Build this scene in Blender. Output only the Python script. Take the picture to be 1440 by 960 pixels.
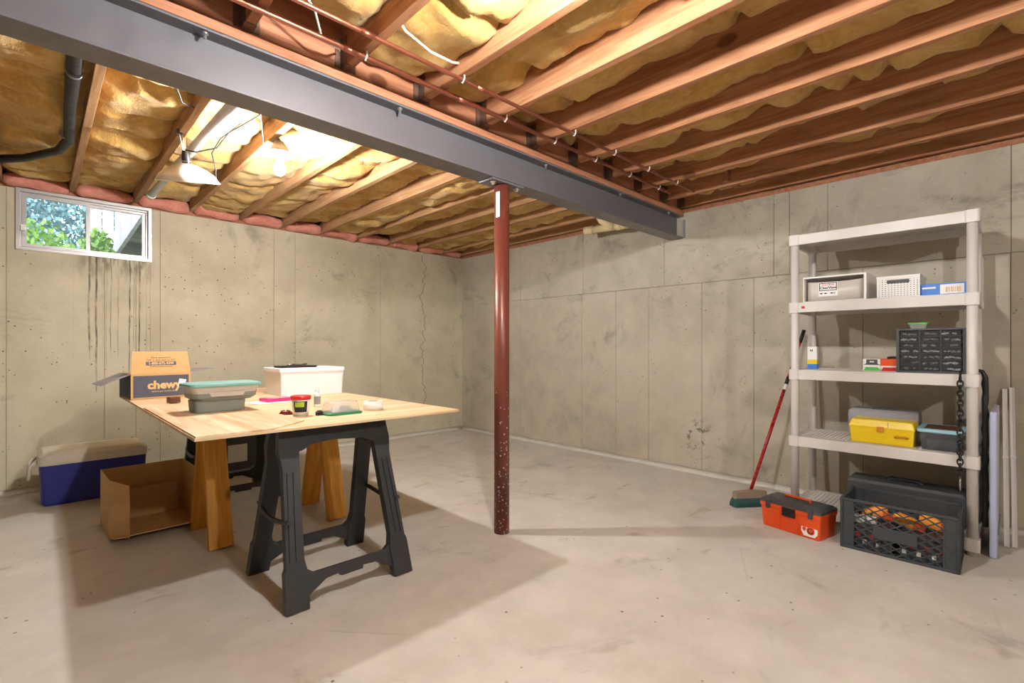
import bpy, bmesh, math, random
from mathutils import Vector, Matrix, Euler, noise
random.seed(7)
PI = math.pi
S = bpy.context.scene
C = S.collection
for o in list(bpy.data.objects): bpy.data.objects.remove(o)

# ---------------------------------------------------------------- camera, world, exposure
CAM_H = 1.11; FPX = 688.0; PX, PY = 720.0, 488.0
AX, AY = .7172, .6969               # camera axes: right = (AX,-AY), forward = (AY,AX)
cd = bpy.data.cameras.new('camera'); cam = bpy.data.objects.new('camera', cd); C.objects.link(cam)
cd.sensor_width = 36; cd.lens = FPX / 1440 * 36; cd.shift_y = (PY - 480) / 1440; cd.clip_start = .02
cam.location = (0, 0, CAM_H); cam.rotation_euler = (PI / 2, 0, -math.atan2(AY, AX))
S.camera = cam
w = bpy.data.worlds.new('sky'); S.world = w; w.use_nodes = True
wn = w.node_tree.nodes; sky = wn.new('ShaderNodeTexSky'); sky.sky_type = 'NISHITA'; sky.sun_disc = False
sky.sun_elevation = math.radians(48); sky.sun_rotation = math.radians(200); sky.air_density = 1.0
w.node_tree.links.new(sky.outputs[0], wn['Background'].inputs[0]); wn['Background'].inputs[1].default_value = .85
S.view_settings.view_transform = 'Standard'; S.view_settings.look = 'None'
S.view_settings.exposure = 0.35; S.view_settings.gamma = 1; S.view_settings.use_curve_mapping = False
BULB = 1950.0                      # radiance of each lit bulb
BULB_COL = (1, .985, .965)

# pixel helpers: a pixel gives a direction, the plane it touches gives the distance
def ray(x, y):
    r = (x - PX) / FPX
    return Vector((r * AX + AY, -r * AY + AX, (PY - y) / FPX))
def atz(x, y, z): d = ray(x, y); return d * ((z - CAM_H) / d.z) + Vector((0, 0, CAM_H))
def atX(x, y, X): d = ray(x, y); return d * (X / d.x) + Vector((0, 0, CAM_H))
def atY(x, y, Y): d = ray(x, y); return d * (Y / d.y) + Vector((0, 0, CAM_H))

# ---------------------------------------------------------------- materials
class NT:
    def __init__(s, name):
        s.m = bpy.data.materials.new(name); s.m.use_nodes = True; s.t = s.m.node_tree
        s.p = s.t.nodes['Principled BSDF']; s.out = s.t.nodes['Material Output']
    def n(s, typ, **k):
        q = s.t.nodes.new('ShaderNode' + typ)
        for a, b in k.items():
            if a.startswith('i_'): 
                key = a[2:]; key = int(key) if key.isdigit() else key.replace('_', ' ')
                s.put(b, q.inputs[key])
            else: setattr(q, a, b)
        return q
    def put(s, v, inp):
        if isinstance(v, bpy.types.NodeSocket): s.t.links.new(v, inp)
        elif isinstance(v, (tuple, list)) and len(v) == 3 and inp.type == 'RGBA': inp.default_value = (*v, 1)
        else: inp.default_value = v
    def math(s, op, a, b=0.0, c=0.0, clamp=False):
        q = s.n('Math', operation=op, use_clamp=clamp)
        for i, v in enumerate((a, b, c)): s.put(v, q.inputs[i])
        return q.outputs[0]
    def mix(s, f, a, b, mode='MIX'):
        q = s.n('Mix', data_type='RGBA', blend_type=mode); s.put(f, q.inputs[0]); s.put(a, q.inputs[6]); s.put(b, q.inputs[7])
        return q.outputs[2]
    def ramp(s, f, lo, hi, a=0.0, b=1.0):
        q = s.n('MapRange', interpolation_type='SMOOTHSTEP'); s.put(f, q.inputs[0])
        for i, v in enumerate((lo, hi, a, b)): q.inputs[i + 1].default_value = v
        return q.outputs[0]
    def noise(s, vec, scale, detail=4, rough=.55, dist=0.0, dim='3D'):
        q = s.n('TexNoise', noise_dimensions=dim); q.inputs['Scale'].default_value = scale; q.inputs['Detail'].default_value = detail
        q.inputs['Roughness'].default_value = rough; q.inputs['Distortion'].default_value = dist
        if vec is not None: s.put(vec, q.inputs['W' if dim == '1D' else 'Vector'])
        return q.outputs[0]
    def obj(s): return s.n('TexCoord').outputs['Object']
    def scaled(s, v, sc):
        q = s.n('Mapping'); s.put(v, q.inputs[0]); q.inputs['Scale'].default_value = sc; return q.outputs[0]
    def bump(s, h, strength=.3, dist=.01):
        q = s.n('Bump'); q.inputs['Strength'].default_value = strength; q.inputs['Distance'].default_value = dist
        s.put(h, q.inputs['Height']); s.put(q.outputs[0], s.p.inputs['Normal'])
    def fin(s, col, rough=.6, metal=0.0, spec=None):
        s.put(col, s.p.inputs['Base Color']); s.put(rough, s.p.inputs['Roughness']); s.p.inputs['Metallic'].default_value = metal
        if spec is not None: s.p.inputs['Specular IOR Level'].default_value = spec
        return s.m
def lin(r, g, b):
    f = lambda c: (c / 255 / 12.92) if c / 255 <= .04045 else ((c / 255 + .055) / 1.055) ** 2.4
    return (f(r), f(g), f(b))
def plain(name, rgb, rough=.5, metal=0.0, var=.12, scale=14, bump=0.0, spec=None):
    t = NT(name); o = t.obj(); n = t.noise(o, scale, 5)
    c = lin(*rgb); d = tuple(max(0, x * (1 - var)) for x in c); e = tuple(min(1, x * (1 + var * .6)) for x in c)
    m = t.fin(t.mix(n, d, e), t.ramp(t.noise(o, scale * 2.7, 3), .3, .7, max(0, rough - .07), min(1, rough + .07)), metal, spec)
    if bump: t.bump(t.noise(o, scale * 8, 4), bump, .003)
    return m
def clear(name, rgb, alpha=.3, rough=.15):
    t = NT(name); n = t.noise(t.obj(), 18, 3)
    t.fin(t.mix(n, tuple(x * .9 for x in lin(*rgb)), lin(*rgb)), rough)
    tr = t.n('BsdfTransparent'); mx = t.n('MixShader'); mx.inputs[0].default_value = alpha
    t.t.links.new(tr.outputs[0], mx.inputs[1]); t.t.links.new(t.p.outputs[0], mx.inputs[2]); t.t.links.new(mx.outputs[0], t.out.inputs[0])
    return t.m
M = {}
def concrete(name, base, dark, kind):
    t = NT(name); o = t.obj(); sp = t.n('SeparateXYZ'); t.put(o, sp.inputs[0]); x, y, z = sp.outputs
    big = t.noise(o, .9, 5, .6); mid = t.noise(o, 4.5, 6, .65); fine = t.noise(o, 60, 3)
    col = t.mix(t.ramp(big, .32, .7), lin(*dark), lin(*base))
    col = t.mix(t.ramp(mid, .35, .68, 0, .35), col, lin(*[min(255, int(c * 1.1)) for c in base]))
    col = t.mix(t.ramp(t.noise(o, 2.1, 7, .7, .6), .56, .74, 0, .6), col, lin(*[int(c * .72) for c in dark]))
    thr = .965 if kind == 'floor' else .84
    # small voids left by air in the pour, gathered in patches
    v = t.n('TexVoronoi', feature='F1'); v.inputs['Scale'].default_value = 34; t.put(o, v.inputs['Vector'])
    vs = t.n('SeparateColor'); t.put(v.outputs['Color'], vs.inputs[0])
    pit = t.math('MULTIPLY', t.ramp(v.outputs['Distance'], .14, .26, 1, 0), t.math('GREATER_THAN', vs.outputs[0], thr))
    pit = t.math('MULTIPLY', pit, t.ramp(t.noise(o, 1.3, 3), .36, .56))
    h = t.math('SUBTRACT', t.math('MULTIPLY', fine, .12), t.math('MULTIPLY', pit, 1.0))
    if kind == 'left':
        # water streaks running down from the window sill
        st = t.ramp(t.noise(t.math('ADD', x, t.math('MULTIPLY', t.noise(o, 3, 2), .03)), 42, 2, .5, 0, '1D'), .58, .66)
        ln = t.math('MULTIPLY', t.noise(x, 19, 1, .5, 0, '1D'), 1.75)
        below = t.math('SUBTRACT', 1.86, z)
        run = t.math('LESS_THAN', below, ln)
        side = t.math('MULTIPLY', t.ramp(x, .16, .34), t.ramp(x, .68, .76, 1, 0))
        stk = t.math('MULTIPLY', t.math('MULTIPLY', st, run), t.math('MULTIPLY', side, t.math('GREATER_THAN', below, 0)))
        patch = t.math('MULTIPLY', t.math('MULTIPLY', side, t.ramp(below, .02, .28, 1, 0)), t.ramp(t.noise(t.scaled(o, (14, 14, 4)), 1.5, 5), .4, .6))
        col = t.mix(t.math('MULTIPLY', stk, t.ramp(t.noise(o, 7, 4), .3, .65, .2, .85)), col, lin(62, 56, 46)); col = t.mix(t.math('MULTIPLY', patch, .6), col, lin(92, 84, 72))
        # one hairline crack
        cx = t.math('ADD', 3.55, t.math('MULTIPLY', t.math('SUBTRACT', t.noise(z, 3.2, 5, .6, 0, '1D'), .5), .34))
        ck = t.math('MULTIPLY', t.math('LESS_THAN', t.math('ABSOLUTE', t.math('SUBTRACT', x, cx)), .005), t.math('GREATER_THAN', z, .35))
        col = t.mix(t.math('MULTIPLY', ck, .65), col, lin(80, 74, 62))
    if kind == 'right':
        sm = t.math('MULTIPLY', t.ramp(t.noise(t.scaled(o, (1, 1.3, 3)), 2.0, 6, .7), .56, .72, 0, .5), t.ramp(z, 1.3, 1.75))
        col = t.mix(sm, col, lin(118, 110, 98))
        d = t.n('VectorMath', operation='DISTANCE'); t.put(o, d.inputs[0]); d.inputs[1].default_value = (4.17, 1.95, .33)
        sp2 = t.math('MULTIPLY', t.ramp(d.outputs['Value'], .05, .2, 1, 0), t.ramp(t.noise(o, 17, 4, .6), .54, .6))
        col = t.mix(t.math('MULTIPLY', sp2, .75), col, lin(84, 78, 68))
    if kind == 'floor':
        sb = t.ramp(t.noise(t.scaled(o, (1, 2.0, 1)), 2.2, 3, .5, .4), .66, .72, 0, .42)
        col = t.mix(sb, col, lin(148, 132, 112))
        dr = t.n('TexVoronoi', feature='F1'); dr.inputs['Scale'].default_value = 3.1; t.put(o, dr.inputs['Vector'])
        ds = t.n('SeparateColor'); t.put(dr.outputs['Color'], ds.inputs[0])
        dot = t.math('MULTIPLY', t.ramp(t.math('ADD', dr.outputs['Distance'], t.math('MULTIPLY', t.noise(o, 30, 3), .05)), .055, .085, 1, 0), t.math('GREATER_THAN', ds.outputs[1], .62))
        col = t.mix(t.math('MULTIPLY', dot, .5), col, lin(112, 98, 82))
        ve = t.n('TexVoronoi', feature='DISTANCE_TO_EDGE'); ve.inputs['Scale'].default_value = 1.1
        t.put(t.mix(.25, o, t.n('TexNoise', i_Scale=3.0).outputs[1]), ve.inputs['Vector'])
        crk = t.math('MULTIPLY', t.math('LESS_THAN', ve.outputs['Distance'], .0035), t.ramp(t.noise(o, 1.3, 2), .5, .6))
        col = t.mix(t.math('MULTIPLY', crk, .15), col, lin(110, 100, 88))
    col = t.mix(t.math('MULTIPLY', pit, .8), col, lin(70, 64, 54))
    t.bump(h, .35, .006)
    rg = t.ramp(mid, .3, .7, .62, .85) if kind == 'floor' else .9
    return t.fin(col, rg, spec=.3)
M['wall_l'] = concrete('poured_concrete_cream', (199, 191, 168), (180, 171, 146), 'left')
M['wall_r'] = concrete('poured_concrete_grey', (190, 182, 166), (168, 160, 143), 'right')
M['floor'] = concrete('slab_concrete', (204, 199, 191), (188, 181, 171), 'floor')
M['cove'] = plain('limewashed_mortar', (212, 208, 198), .9, var=.2, scale=9, bump=.4)
def wood(name, a, b, axis, rough=.7, knots=True, rings=26):
    t = NT(name); o = t.obj(); inf = t.n('ObjectInfo').outputs['Random']
    off = t.n('VectorMath', operation='ADD'); t.put(o, off.inputs[0])
    cb = t.n('CombineXYZ'); 
    for i in range(3): t.put(t.math('MULTIPLY', inf, 17.0 + 5 * i), cb.inputs[i])
    t.put(cb.outputs[0], off.inputs[1])
    sc = [1, 1, 1]; sc[axis] = .07
    g = t.noise(t.scaled(off.outputs[0], sc), rings, 4, .6, .8)
    g2 = t.noise(t.scaled(off.outputs[0], sc), rings * 5, 2)
    col = t.mix(t.ramp(g, .3, .7), lin(*a), lin(*b)); col = t.mix(t.math('MULTIPLY', t.ramp(g2, .5, .7), .25), col, lin(*[int(c * .7) for c in a]))
    col = t.mix(t.math('MULTIPLY', inf, .22), col, lin(*[int(c * .78) for c in a]))
    if knots:
        v = t.n('TexVoronoi'); v.inputs['Scale'].default_value = 2.3; sk = [1, 1, 1]; sk[axis] = .6
        t.put(t.scaled(off.outputs[0], sk), v.inputs['Vector'])
        k = t.ramp(v.outputs['Distance'], .05, .085, 1, 0)
        col = t.mix(t.math('MULTIPLY', k, .75), col, lin(84, 46, 28))
    t.bump(g2, .12, .003)
    return t.fin(col, rough, spec=.25)
M['joist'] = wood('red_fir_joist', (156, 102, 68), (194, 142, 104), 1)
M['joist_l'] = wood('tan_pine_joist', (158, 116, 80), (192, 152, 110), 1)  # paler, less red tone for the joists beyond the beam
M['plate'] = wood('pine_plate', (160, 104, 74), (192, 134, 102), 0)
M['leg_wood'] = wood('varnished_pine', (206, 138, 50), (232, 170, 78), 2, .45)
M['ply_a'] = wood('plywood_face', (214, 178, 134), (238, 212, 176), 0, .6, True, 12)
M['ply_b'] = wood('plywood_rotary', (206, 162, 116), (242, 222, 192), 1, .6, True, 9)
M['deckwood'] = wood('grey_deck_wood', (176, 160, 158), (214, 200, 200), 2, .8, False)
M['deckdark'] = wood('dark_tread_wood', (84, 86, 62), (112, 112, 84), 0, .9, False)  # dark green-brown tone on treads and risers
def insul(name, a, b, c):
    t = NT(name); o = t.obj(); n = t.noise(o, 5, 6, .65, .8); f = t.noise(t.scaled(o, (1, .5, 1)), 42, 5, .7)
    col = t.mix(t.ramp(n, .3, .7), lin(*a), lin(*b)); col = t.mix(t.ramp(f, .5, .75, 0, .5), col, lin(*c))
    t.bump(t.math('ADD', f, t.math('MULTIPLY', n, 2)), .6, .012)
    t.p.inputs['Sheen Weight'].default_value = .2
    return t.fin(col, .95, spec=.1)
M['ins_y'] = insul('yellow_fibreglass', (178, 136, 66), (208, 172, 102), (222, 198, 138))
M['ins_p'] = insul('pink_fibreglass', (196, 118, 102), (222, 152, 132), (232, 178, 158))
M['steel'] = plain('grey_primer_steel', (112, 110, 114), .42, .25, .1, 5, .05)
def rust():
    t = NT('red_primer_steel'); o = t.obj(); sp = t.n('SeparateXYZ'); t.put(o, sp.inputs[0])
    c = t.mix(t.noise(o, 6, 5), lin(92, 46, 36), lin(126, 64, 48))
    c = t.mix(t.ramp(t.noise(t.scaled(o, (1, 1, .2)), 9, 3), .6, .7, 0, .7), c, lin(176, 84, 46))
    v = t.n('TexVoronoi'); v.inputs['Scale'].default_value = 62; t.put(o, v.inputs['Vector']); vs = t.n('SeparateColor'); t.put(v.outputs['Color'], vs.inputs[0])
    thr = t.ramp(sp.outputs[2], 0, 1.1, .25, 1.0)
    s = t.math('MULTIPLY', t.ramp(v.outputs['Distance'], .22, .34, 1, 0), t.math('GREATER_THAN', vs.outputs[0], thr))
    return t.fin(t.mix(s, c, lin(210, 204, 196)), .38, .1)
M['rust'] = rust()
M['copper'] = plain('copper_pipe', (176, 108, 84), .35, .85, .25, 20)
M['galv'] = plain('galvanised_steel', (176, 178, 180), .38, .8, .2, 30)
M['hanger'] = plain('dull_hanger_steel', (112, 88, 74), .55, .4, .2, 30)
M['chrome'] = plain('chrome', (214, 214, 216), .15, 1.0, .05)
M['pvc'] = plain('cream_pvc', (226, 210, 164), .5); M['pvc_grey'] = plain('white_pvc', (206, 204, 198), .4)
M['cable_w'] = plain('white_cable', (214, 206, 190), .5); M['black'] = plain('black_rubber', (26, 25, 25), .5, var=.3)
M['saw'] = plain('black_plastic', (44, 45, 48), .48, var=.2, scale=30, bump=.1)
M['crate'] = plain('charcoal_crate_plastic', (62, 67, 72), .5, var=.2, scale=24, bump=.08)
M['resin'] = plain('light_grey_resin', (212, 206, 200), .42, var=.08, scale=10)
M['white'] = plain('white_plastic', (236, 233, 230), .35, var=.05); M['foam'] = plain('white_styrofoam', (238, 236, 238), .75, var=.04, scale=80, bump=.2)
M['shade'] = plain('white_enamel', (240, 236, 226), .35, var=.04)
M['blue'] = plain('navy_cooler_plastic', (38, 46, 134), .4, var=.15); M['lid'] = plain('cream_cooler_lid', (216, 208, 192), .45, var=.1)
M['card'] = plain('kraft_cardboard', (196, 156, 104), .85, var=.14, scale=22, bump=.1)
M['print'] = plain('slate_print', (74, 78, 92), .7, var=.08); M['printgrey'] = plain('grey_print_flap', (150, 142, 146), .8, var=.1)
M['tan'] = plain('kraft_letter', (216, 176, 124), .8); M['ink'] = plain('black_ink', (36, 34, 36), .7)
M['teal'] = plain('teal_lid', (120, 172, 168), .4, var=.06); M['tealdark'] = plain('grey_green_silicone', (120, 128, 122), .5)
M['clearp'] = clear('clear_plastic', (230, 230, 226), .35); M['smoke'] = clear('smoky_clear_plastic', (96, 100, 104), .6)
M['frost'] = clear('frosted_plastic', (222, 214, 204), .6, .35); M['frost2'] = clear('milky_plastic', (234, 226, 214), .82, .35); M['cream'] = plain('cream_cloth', (226, 208, 184), .9, var=.2, scale=20); M['drawerp'] = clear('tinted_drawer_plastic', (92, 94, 96), .28)
M['glass'] = clear('window_glass', (225, 235, 240), .06, .03)
M['pink'] = plain('hot_pink_plastic', (232, 40, 120), .35); M['red'] = plain('red_plastic', (204, 34, 34), .35)
M['darkred'] = plain('maroon_metal', (120, 24, 26), .3, .2); M['brown'] = plain('dark_walnut', (88, 48, 30), .5)
M['lime'] = plain('lime_label', (160, 200, 40), .5); M['grey'] = plain('grey_plastic', (150, 150, 154), .4); M['dgrey'] = plain('dark_grey_plastic', (70, 71, 74), .45)
M['green'] = plain('green_plastic', (38, 130, 84), .35); M['green2'] = plain('bright_green_lid', (96, 186, 92), .35)
M['yellow'] = plain('yellow_plastic', (242, 208, 20), .38, var=.05); M['amber'] = plain('amber_plastic', (214, 148, 30), .4)
M['orange'] = plain('orange_plastic', (234, 84, 28), .38, var=.06); M['lorange'] = plain('light_orange_plastic', (246, 158, 60), .4)
M['sky'] = plain('blue_carton', (58, 124, 214), .45); M['paleblue'] = plain('pale_blue_lid', (156, 200, 214), .4)
M['lav'] = plain('grey_blue_laminate', (176, 184, 208), .45, var=.05); M['broomred'] = plain('red_broom_handle', (164, 24, 26), .3)
M['bristle'] = plain('dark_teal_bristle', (40, 84, 84), .8, var=.35, scale=60, bump=.6); M['taupe'] = plain('taupe_plastic', (142, 126, 108), .6)
M['paper'] = plain('white_paper', (240, 238, 234), .8, var=.03); M['alu'] = plain('mill_aluminium', (196, 192, 190), .4, .5, .12)
M['leaf'] = plain('fresh_leaf', (128, 168, 62), .6, var=.4, scale=3); M['leafb'] = plain('blue_green_leaf', (112, 150, 150), .6, var=.45, scale=2)
M['bark'] = plain('grey_bark', (98, 86, 74), .9, var=.3); M['grass'] = plain('lawn_grass', (96, 128, 60), .9, var=.4, scale=5)
M['sub'] = plain('osb_subfloor', (150, 112, 72), .85, var=.35, scale=30)
def emit(name, col, s):
    t = NT(name); t.fin(col, .4); n = t.ramp(t.noise(t.obj(), 3, 1), 0, 1, .98, 1.0)
    t.p.inputs['Emission Color'].default_value = (*col, 1); t.put(t.math('MULTIPLY', n, s), t.p.inputs['Emission Strength']); return t.m
M['bulb'] = emit('lit_bulb_glass', BULB_COL, BULB)

# ---------------------------------------------------------------- mesh helpers
class B:
    def __init__(s): s.bm = bmesh.new()
    def box(s, c, d, bev=0.0, rot=None, seg=2):
        r = bmesh.ops.create_cube(s.bm, size=1)['verts']
        mt = Matrix.Translation(c) @ (rot.to_4x4() if rot else Matrix()) @ Matrix.Diagonal((*d, 1))
        for v in r: v.co = mt @ v.co
        if bev:
            es = list({e for v in r for e in v.link_edges})
            bmesh.ops.bevel(s.bm, geom=es, offset=bev, segments=seg, affect='EDGES', profile=.5)
        return s
    def bb(s, x0, x1, y0, y1, z0, z1, bev=0.0): return s.box(((x0 + x1) / 2, (y0 + y1) / 2, (z0 + z1) / 2), (x1 - x0, y1 - y0, z1 - z0), bev)
    def ring(s, pts): return [s.bm.verts.new(p) for p in pts]
    def skin(s, rings, closed=True, cap=True, smooth=True):
        for a, b in zip(rings, rings[1:]):
            n = len(a)
            for i in range(n if closed else n - 1):
                f = s.bm.faces.new((a[i], a[(i + 1) % n], b[(i + 1) % n], b[i])); f.smooth = smooth
        if cap:
            s.bm.faces.new(rings[0][::-1]); s.bm.faces.new(rings[-1])
        return s
    def tube(s, pts, r, n=8, cap=True):
        pts = [Vector(p) for p in pts]; rs = r if isinstance(r, (list, tuple)) else [r] * len(pts); rings = []; up = None
        for i, p in enumerate(pts):
            t = ((pts[min(i + 1, len(pts) - 1)] - p).normalized() + (p - pts[max(i - 1, 0)]).normalized())
            t = t.normalized() if t.length > 1e-6 else Vector((0, 0, 1))
            if up is None: up = t.orthogonal().normalized()
            up = (up - t * up.dot(t)); up = up.normalized() if up.length > 1e-6 else t.orthogonal().normalized()
            bi = t.cross(up)
            rings.append(s.ring([p + (up * math.cos(2 * PI * k / n) + bi * math.sin(2 * PI * k / n)) * rs[i] for k in range(n)]))
        return s.skin(rings, True, cap)
    def lathe(s, prof, n=24, mt=None, cap=True):
        mt = mt or Matrix()
        return s.skin([s.ring([mt @ Vector((r * math.cos(2 * PI * k / n), r * math.sin(2 * PI * k / n), z)) for k in range(n)]) for r, z in prof], True, cap)
    def loft(s, secs, cr=.02, k=4, cap=True):            # rounded rectangles: (z, width, depth)
        rings = []
        for sec in secs:
            z, wd, dp = sec[:3]; r = min(cr if len(sec) < 4 else sec[3], wd / 2.01, dp / 2.01); p = []
            for q, (sx, sy) in enumerate(((1, 1), (-1, 1), (-1, -1), (1, -1))):
                for j in range(k + 1):
                    a = PI / 2 * (q + j / k); p.append((sx * (wd / 2 - r) + r * math.cos(a), sy * (dp / 2 - r) + r * math.sin(a), z))
            rings.append(s.ring(p))
        return s.skin(rings, True, cap, False)
    def prism(s, pts, th, mt=None):                       # polygon in local xz, thickness along y
        mt = mt or Matrix()
        a = s.ring([mt @ Vector((x, -th / 2, z)) for x, z in pts]); b = s.ring([mt @ Vector((x, th / 2, z)) for x, z in pts])
        return s.skin([a, b], True, True, False)
    def quad(s, *p): s.bm.faces.new(s.ring(p)); return s
    def mesh(s, name):
        bmesh.ops.recalc_face_normals(s.bm, faces=s.bm.faces); me = bpy.data.meshes.new(name); s.bm.to_mesh(me); s.bm.free(); return me
    def make(s, name, mat, parent=None, loc=(0, 0, 0), rot=(0, 0, 0)):
        return link(name, s.mesh(name), mat, parent, loc, rot)
def link(name, me, mat, parent=None, loc=(0, 0, 0), rot=(0, 0, 0)):
    if mat and not me.materials: me.materials.append(M[mat])
    o = bpy.data.objects.new(name, me); C.objects.link(o); o.parent = parent; o.location = loc; o.rotation_euler = rot; return o
def tag(o, label, cat, group=None):
    o['label'] = label; o['category'] = cat
    if group: o['group'] = group
    return o
def thing(name, label, cat, loc=(0, 0, 0), rz=0.0, group=None):
    o = bpy.data.objects.new(name, None); o.empty_display_size = .05; C.objects.link(o); o.location = loc; o.rotation_euler = (0, 0, rz)
    return tag(o, label, cat, group)
def struct(o): o['kind'] = 'structure'; return o
def dup(root, loc, rz, label):
    r = root.copy(); C.objects.link(r); r.location = loc; r.rotation_euler = (0, 0, rz); r['label'] = label
    for ch in list(root.children):
        c = ch.copy(); C.objects.link(c); c.parent = r
        for g in list(ch.children): d = g.copy(); C.objects.link(d); d.parent = c
    return r
def text(s, size, mat, parent, loc, rot, name='lettering', bold=0.0, sx=1.0):
    cu = bpy.data.curves.new('t', 'FONT'); cu.body = s; cu.size = size; cu.align_x = 'CENTER'; cu.align_y = 'CENTER'; cu.offset = bold; cu.resolution_u = 2; cu.extrude = .0004
    tmp = bpy.data.objects.new('t', cu); C.objects.link(tmp); bpy.context.view_layer.update()
    me = bpy.data.meshes.new_from_object(tmp.evaluated_get(bpy.context.evaluated_depsgraph_get())); bpy.data.objects.remove(tmp); bpy.data.curves.remove(cu)
    me.materials.clear(); me.name = name; o = link(name, me, mat, parent, loc, rot); o.scale = (sx, 1, 1); return o
FRONT = (PI / 2, 0, 0)             # text that faces local -y

# ---------------------------------------------------------------- the room shell
XW, YW, X0, Y0 = 4.18, 5.28, -3.2, -3.4
WT = 2.317; JB = 2.355; JT = 2.59; PT = .012
WX0, WX1, WZ0 = -.114, .722, 1.854     # window opening
struct(B().bb(X0 - .25, XW + .25, Y0 - .25, YW + .25, -.15, 0).make('floor', 'floor'))
wl = struct(B().bb(X0 - .25, WX0, YW + PT, YW + .24, 0, WT).bb(WX0, WX1, YW + PT, YW + .24, 0, WZ0).bb(WX1, XW + .25, YW + PT, YW + .24, 0, WT).make('wall_back', 'wall_l'))
wr = struct(B().bb(XW + PT, XW + .24, Y0 - .25, YW + PT, 0, WT).make('wall_right', 'wall_r'))
struct(B().bb(X0 - .24, X0, Y0, YW + PT, 0, WT).make('wall_left', 'wall_r')); struct(B().bb(X0 - .24, XW + PT, Y0 - .24, Y0, 0, WT).make('wall_front', 'wall_r'))
G = .0014
seams = [X0, -1.4, -.163, .405, .613, .784, 1.738, 1.95, 2.942, 4.094, XW + PT]
for a, b in zip(seams, seams[1:]):
    q = B(); a += G; b -= G
    if b < WX0 or a > WX1: q.bb(a, b, YW, YW + PT, 0, WT, .002)
    else:
        q.bb(a, b, YW, YW + PT, 0, WZ0)
        if a < WX0: q.bb(a, WX0, YW, YW + PT, WZ0, WT)
        if b > WX1: q.bb(WX1, b, YW, YW + PT, WZ0, WT)
    q.make('concrete_panel', 'wall_l', wl)
HS = 1.675
for row, sm in (((0, HS - G), [Y0, -1.2, .02, .75, 1.482, 1.915, 2.436, 2.803, 3.232, 4.154, 5.066, YW]), ((HS + G, WT), [Y0, -1.2, .018, .964, 1.22, 1.332, 2.274, 3.214, 4.154, 5.066, YW])):
    for a, b in zip(sm, sm[1:]):
        B().bb(XW, XW + PT, a + G, b - G, row[0], row[1], .002).make('concrete_panel', 'wall_r', wr)
def cove(name, pts):
    q = B(); rings = []
    for i, (p, nrm) in enumerate(pts):
        p = Vector(p); nrm = Vector(nrm); k = 1 + .35 * noise.noise(Vector((i * .7, 3.1, 0)))
        rings.append(q.ring([p, p + nrm * .05 * k, p + nrm * .03 * k + Vector((0, 0, .012)), p + nrm * .006 + Vector((0, 0, .04 * k))]))
    struct(q.skin(rings, True, True).make(name, 'cove'))
cove('baseboard_right', [((XW, YW - .02 - i * .17, 0), (-1, 0, 0)) for i in range(50)])
cove('baseboard_back', [((XW - .03 - i * .17, YW, 0), (0, -1, 0)) for i in range(42)])

# ---------------------------------------------------------------- ceiling: subfloor, joists, batts
ceil = struct(B().bb(X0 - .25, XW + .25, Y0 - .25, YW + .25, JT, JT + .02).make('ceiling', 'sub'))
for n_, a in (('sill_plate', (X0, WX0 - .02, YW + .02, YW + .2, WT, JB)), ('sill_plate', (WX0 - .02, XW + .2, YW + .02, YW + .2, WT + .004, JB)), ('sill_plate', (XW + .01, XW + .2, Y0, YW + .02, WT, JB)),
              ('rim_board', (X0 - .2, XW + .2, YW + .12, YW + .2, JB, JT)), ('rim_board', (XW + .09, XW + .2, Y0 - .2, YW + .12, JB, JT)), ('rim_board', (X0 - .2, X0 - .1, Y0, YW + .12, WT, JT)), ('rim_board', (X0 - .2, XW + .09, Y0 - .2, Y0 - .1, WT, JT))):
    B().bb(*a).make(n_, 'plate', ceil)
BY = 2.152                                             # beam axis
B().bb(X0, XW + .08, BY - .07, BY + .07, 2.293, 2.331, .002).make('beam_plate', 'plate', ceil)
B().bb(X0, XW + .08, BY - .045, BY + .045, 2.331, JT).make('header_board', 'plate', ceil)
JX = [.205 + .4064 * k for k in range(-8, 10)]
jl = B().bb(-.019, .019, BY + .047, YW + .12, JB, JT, .002).mesh('joist'); jr = B().bb(-.019, .019, Y0 - .1, BY - .047, JB, JT, .002).mesh('joist')
hg = B()
for sx in (-1, 1): hg.bb(sx * .0205 - .0012, sx * .0205 + .0012, BY - .105, BY - .047, JB - .002, JB + .13); hg.bb(sx * .034 - .014, sx * .034 + .014, BY - .05, BY - .046, JB, JB + .13)
hg.bb(-.021, .021, BY - .105, BY - .047, JB - .003, JB - .0004); hg = hg.mesh('joist_hanger')
for x in JX + [XW - .03]:
    link('joist', jl, 'joist_l', ceil, (x, 0, 0))
    link('joist_hanger', hg, 'hanger', link('joist', jr, 'joist', ceil, (x - .02 if x < XW - .1 else x, 0, 0)))
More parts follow.
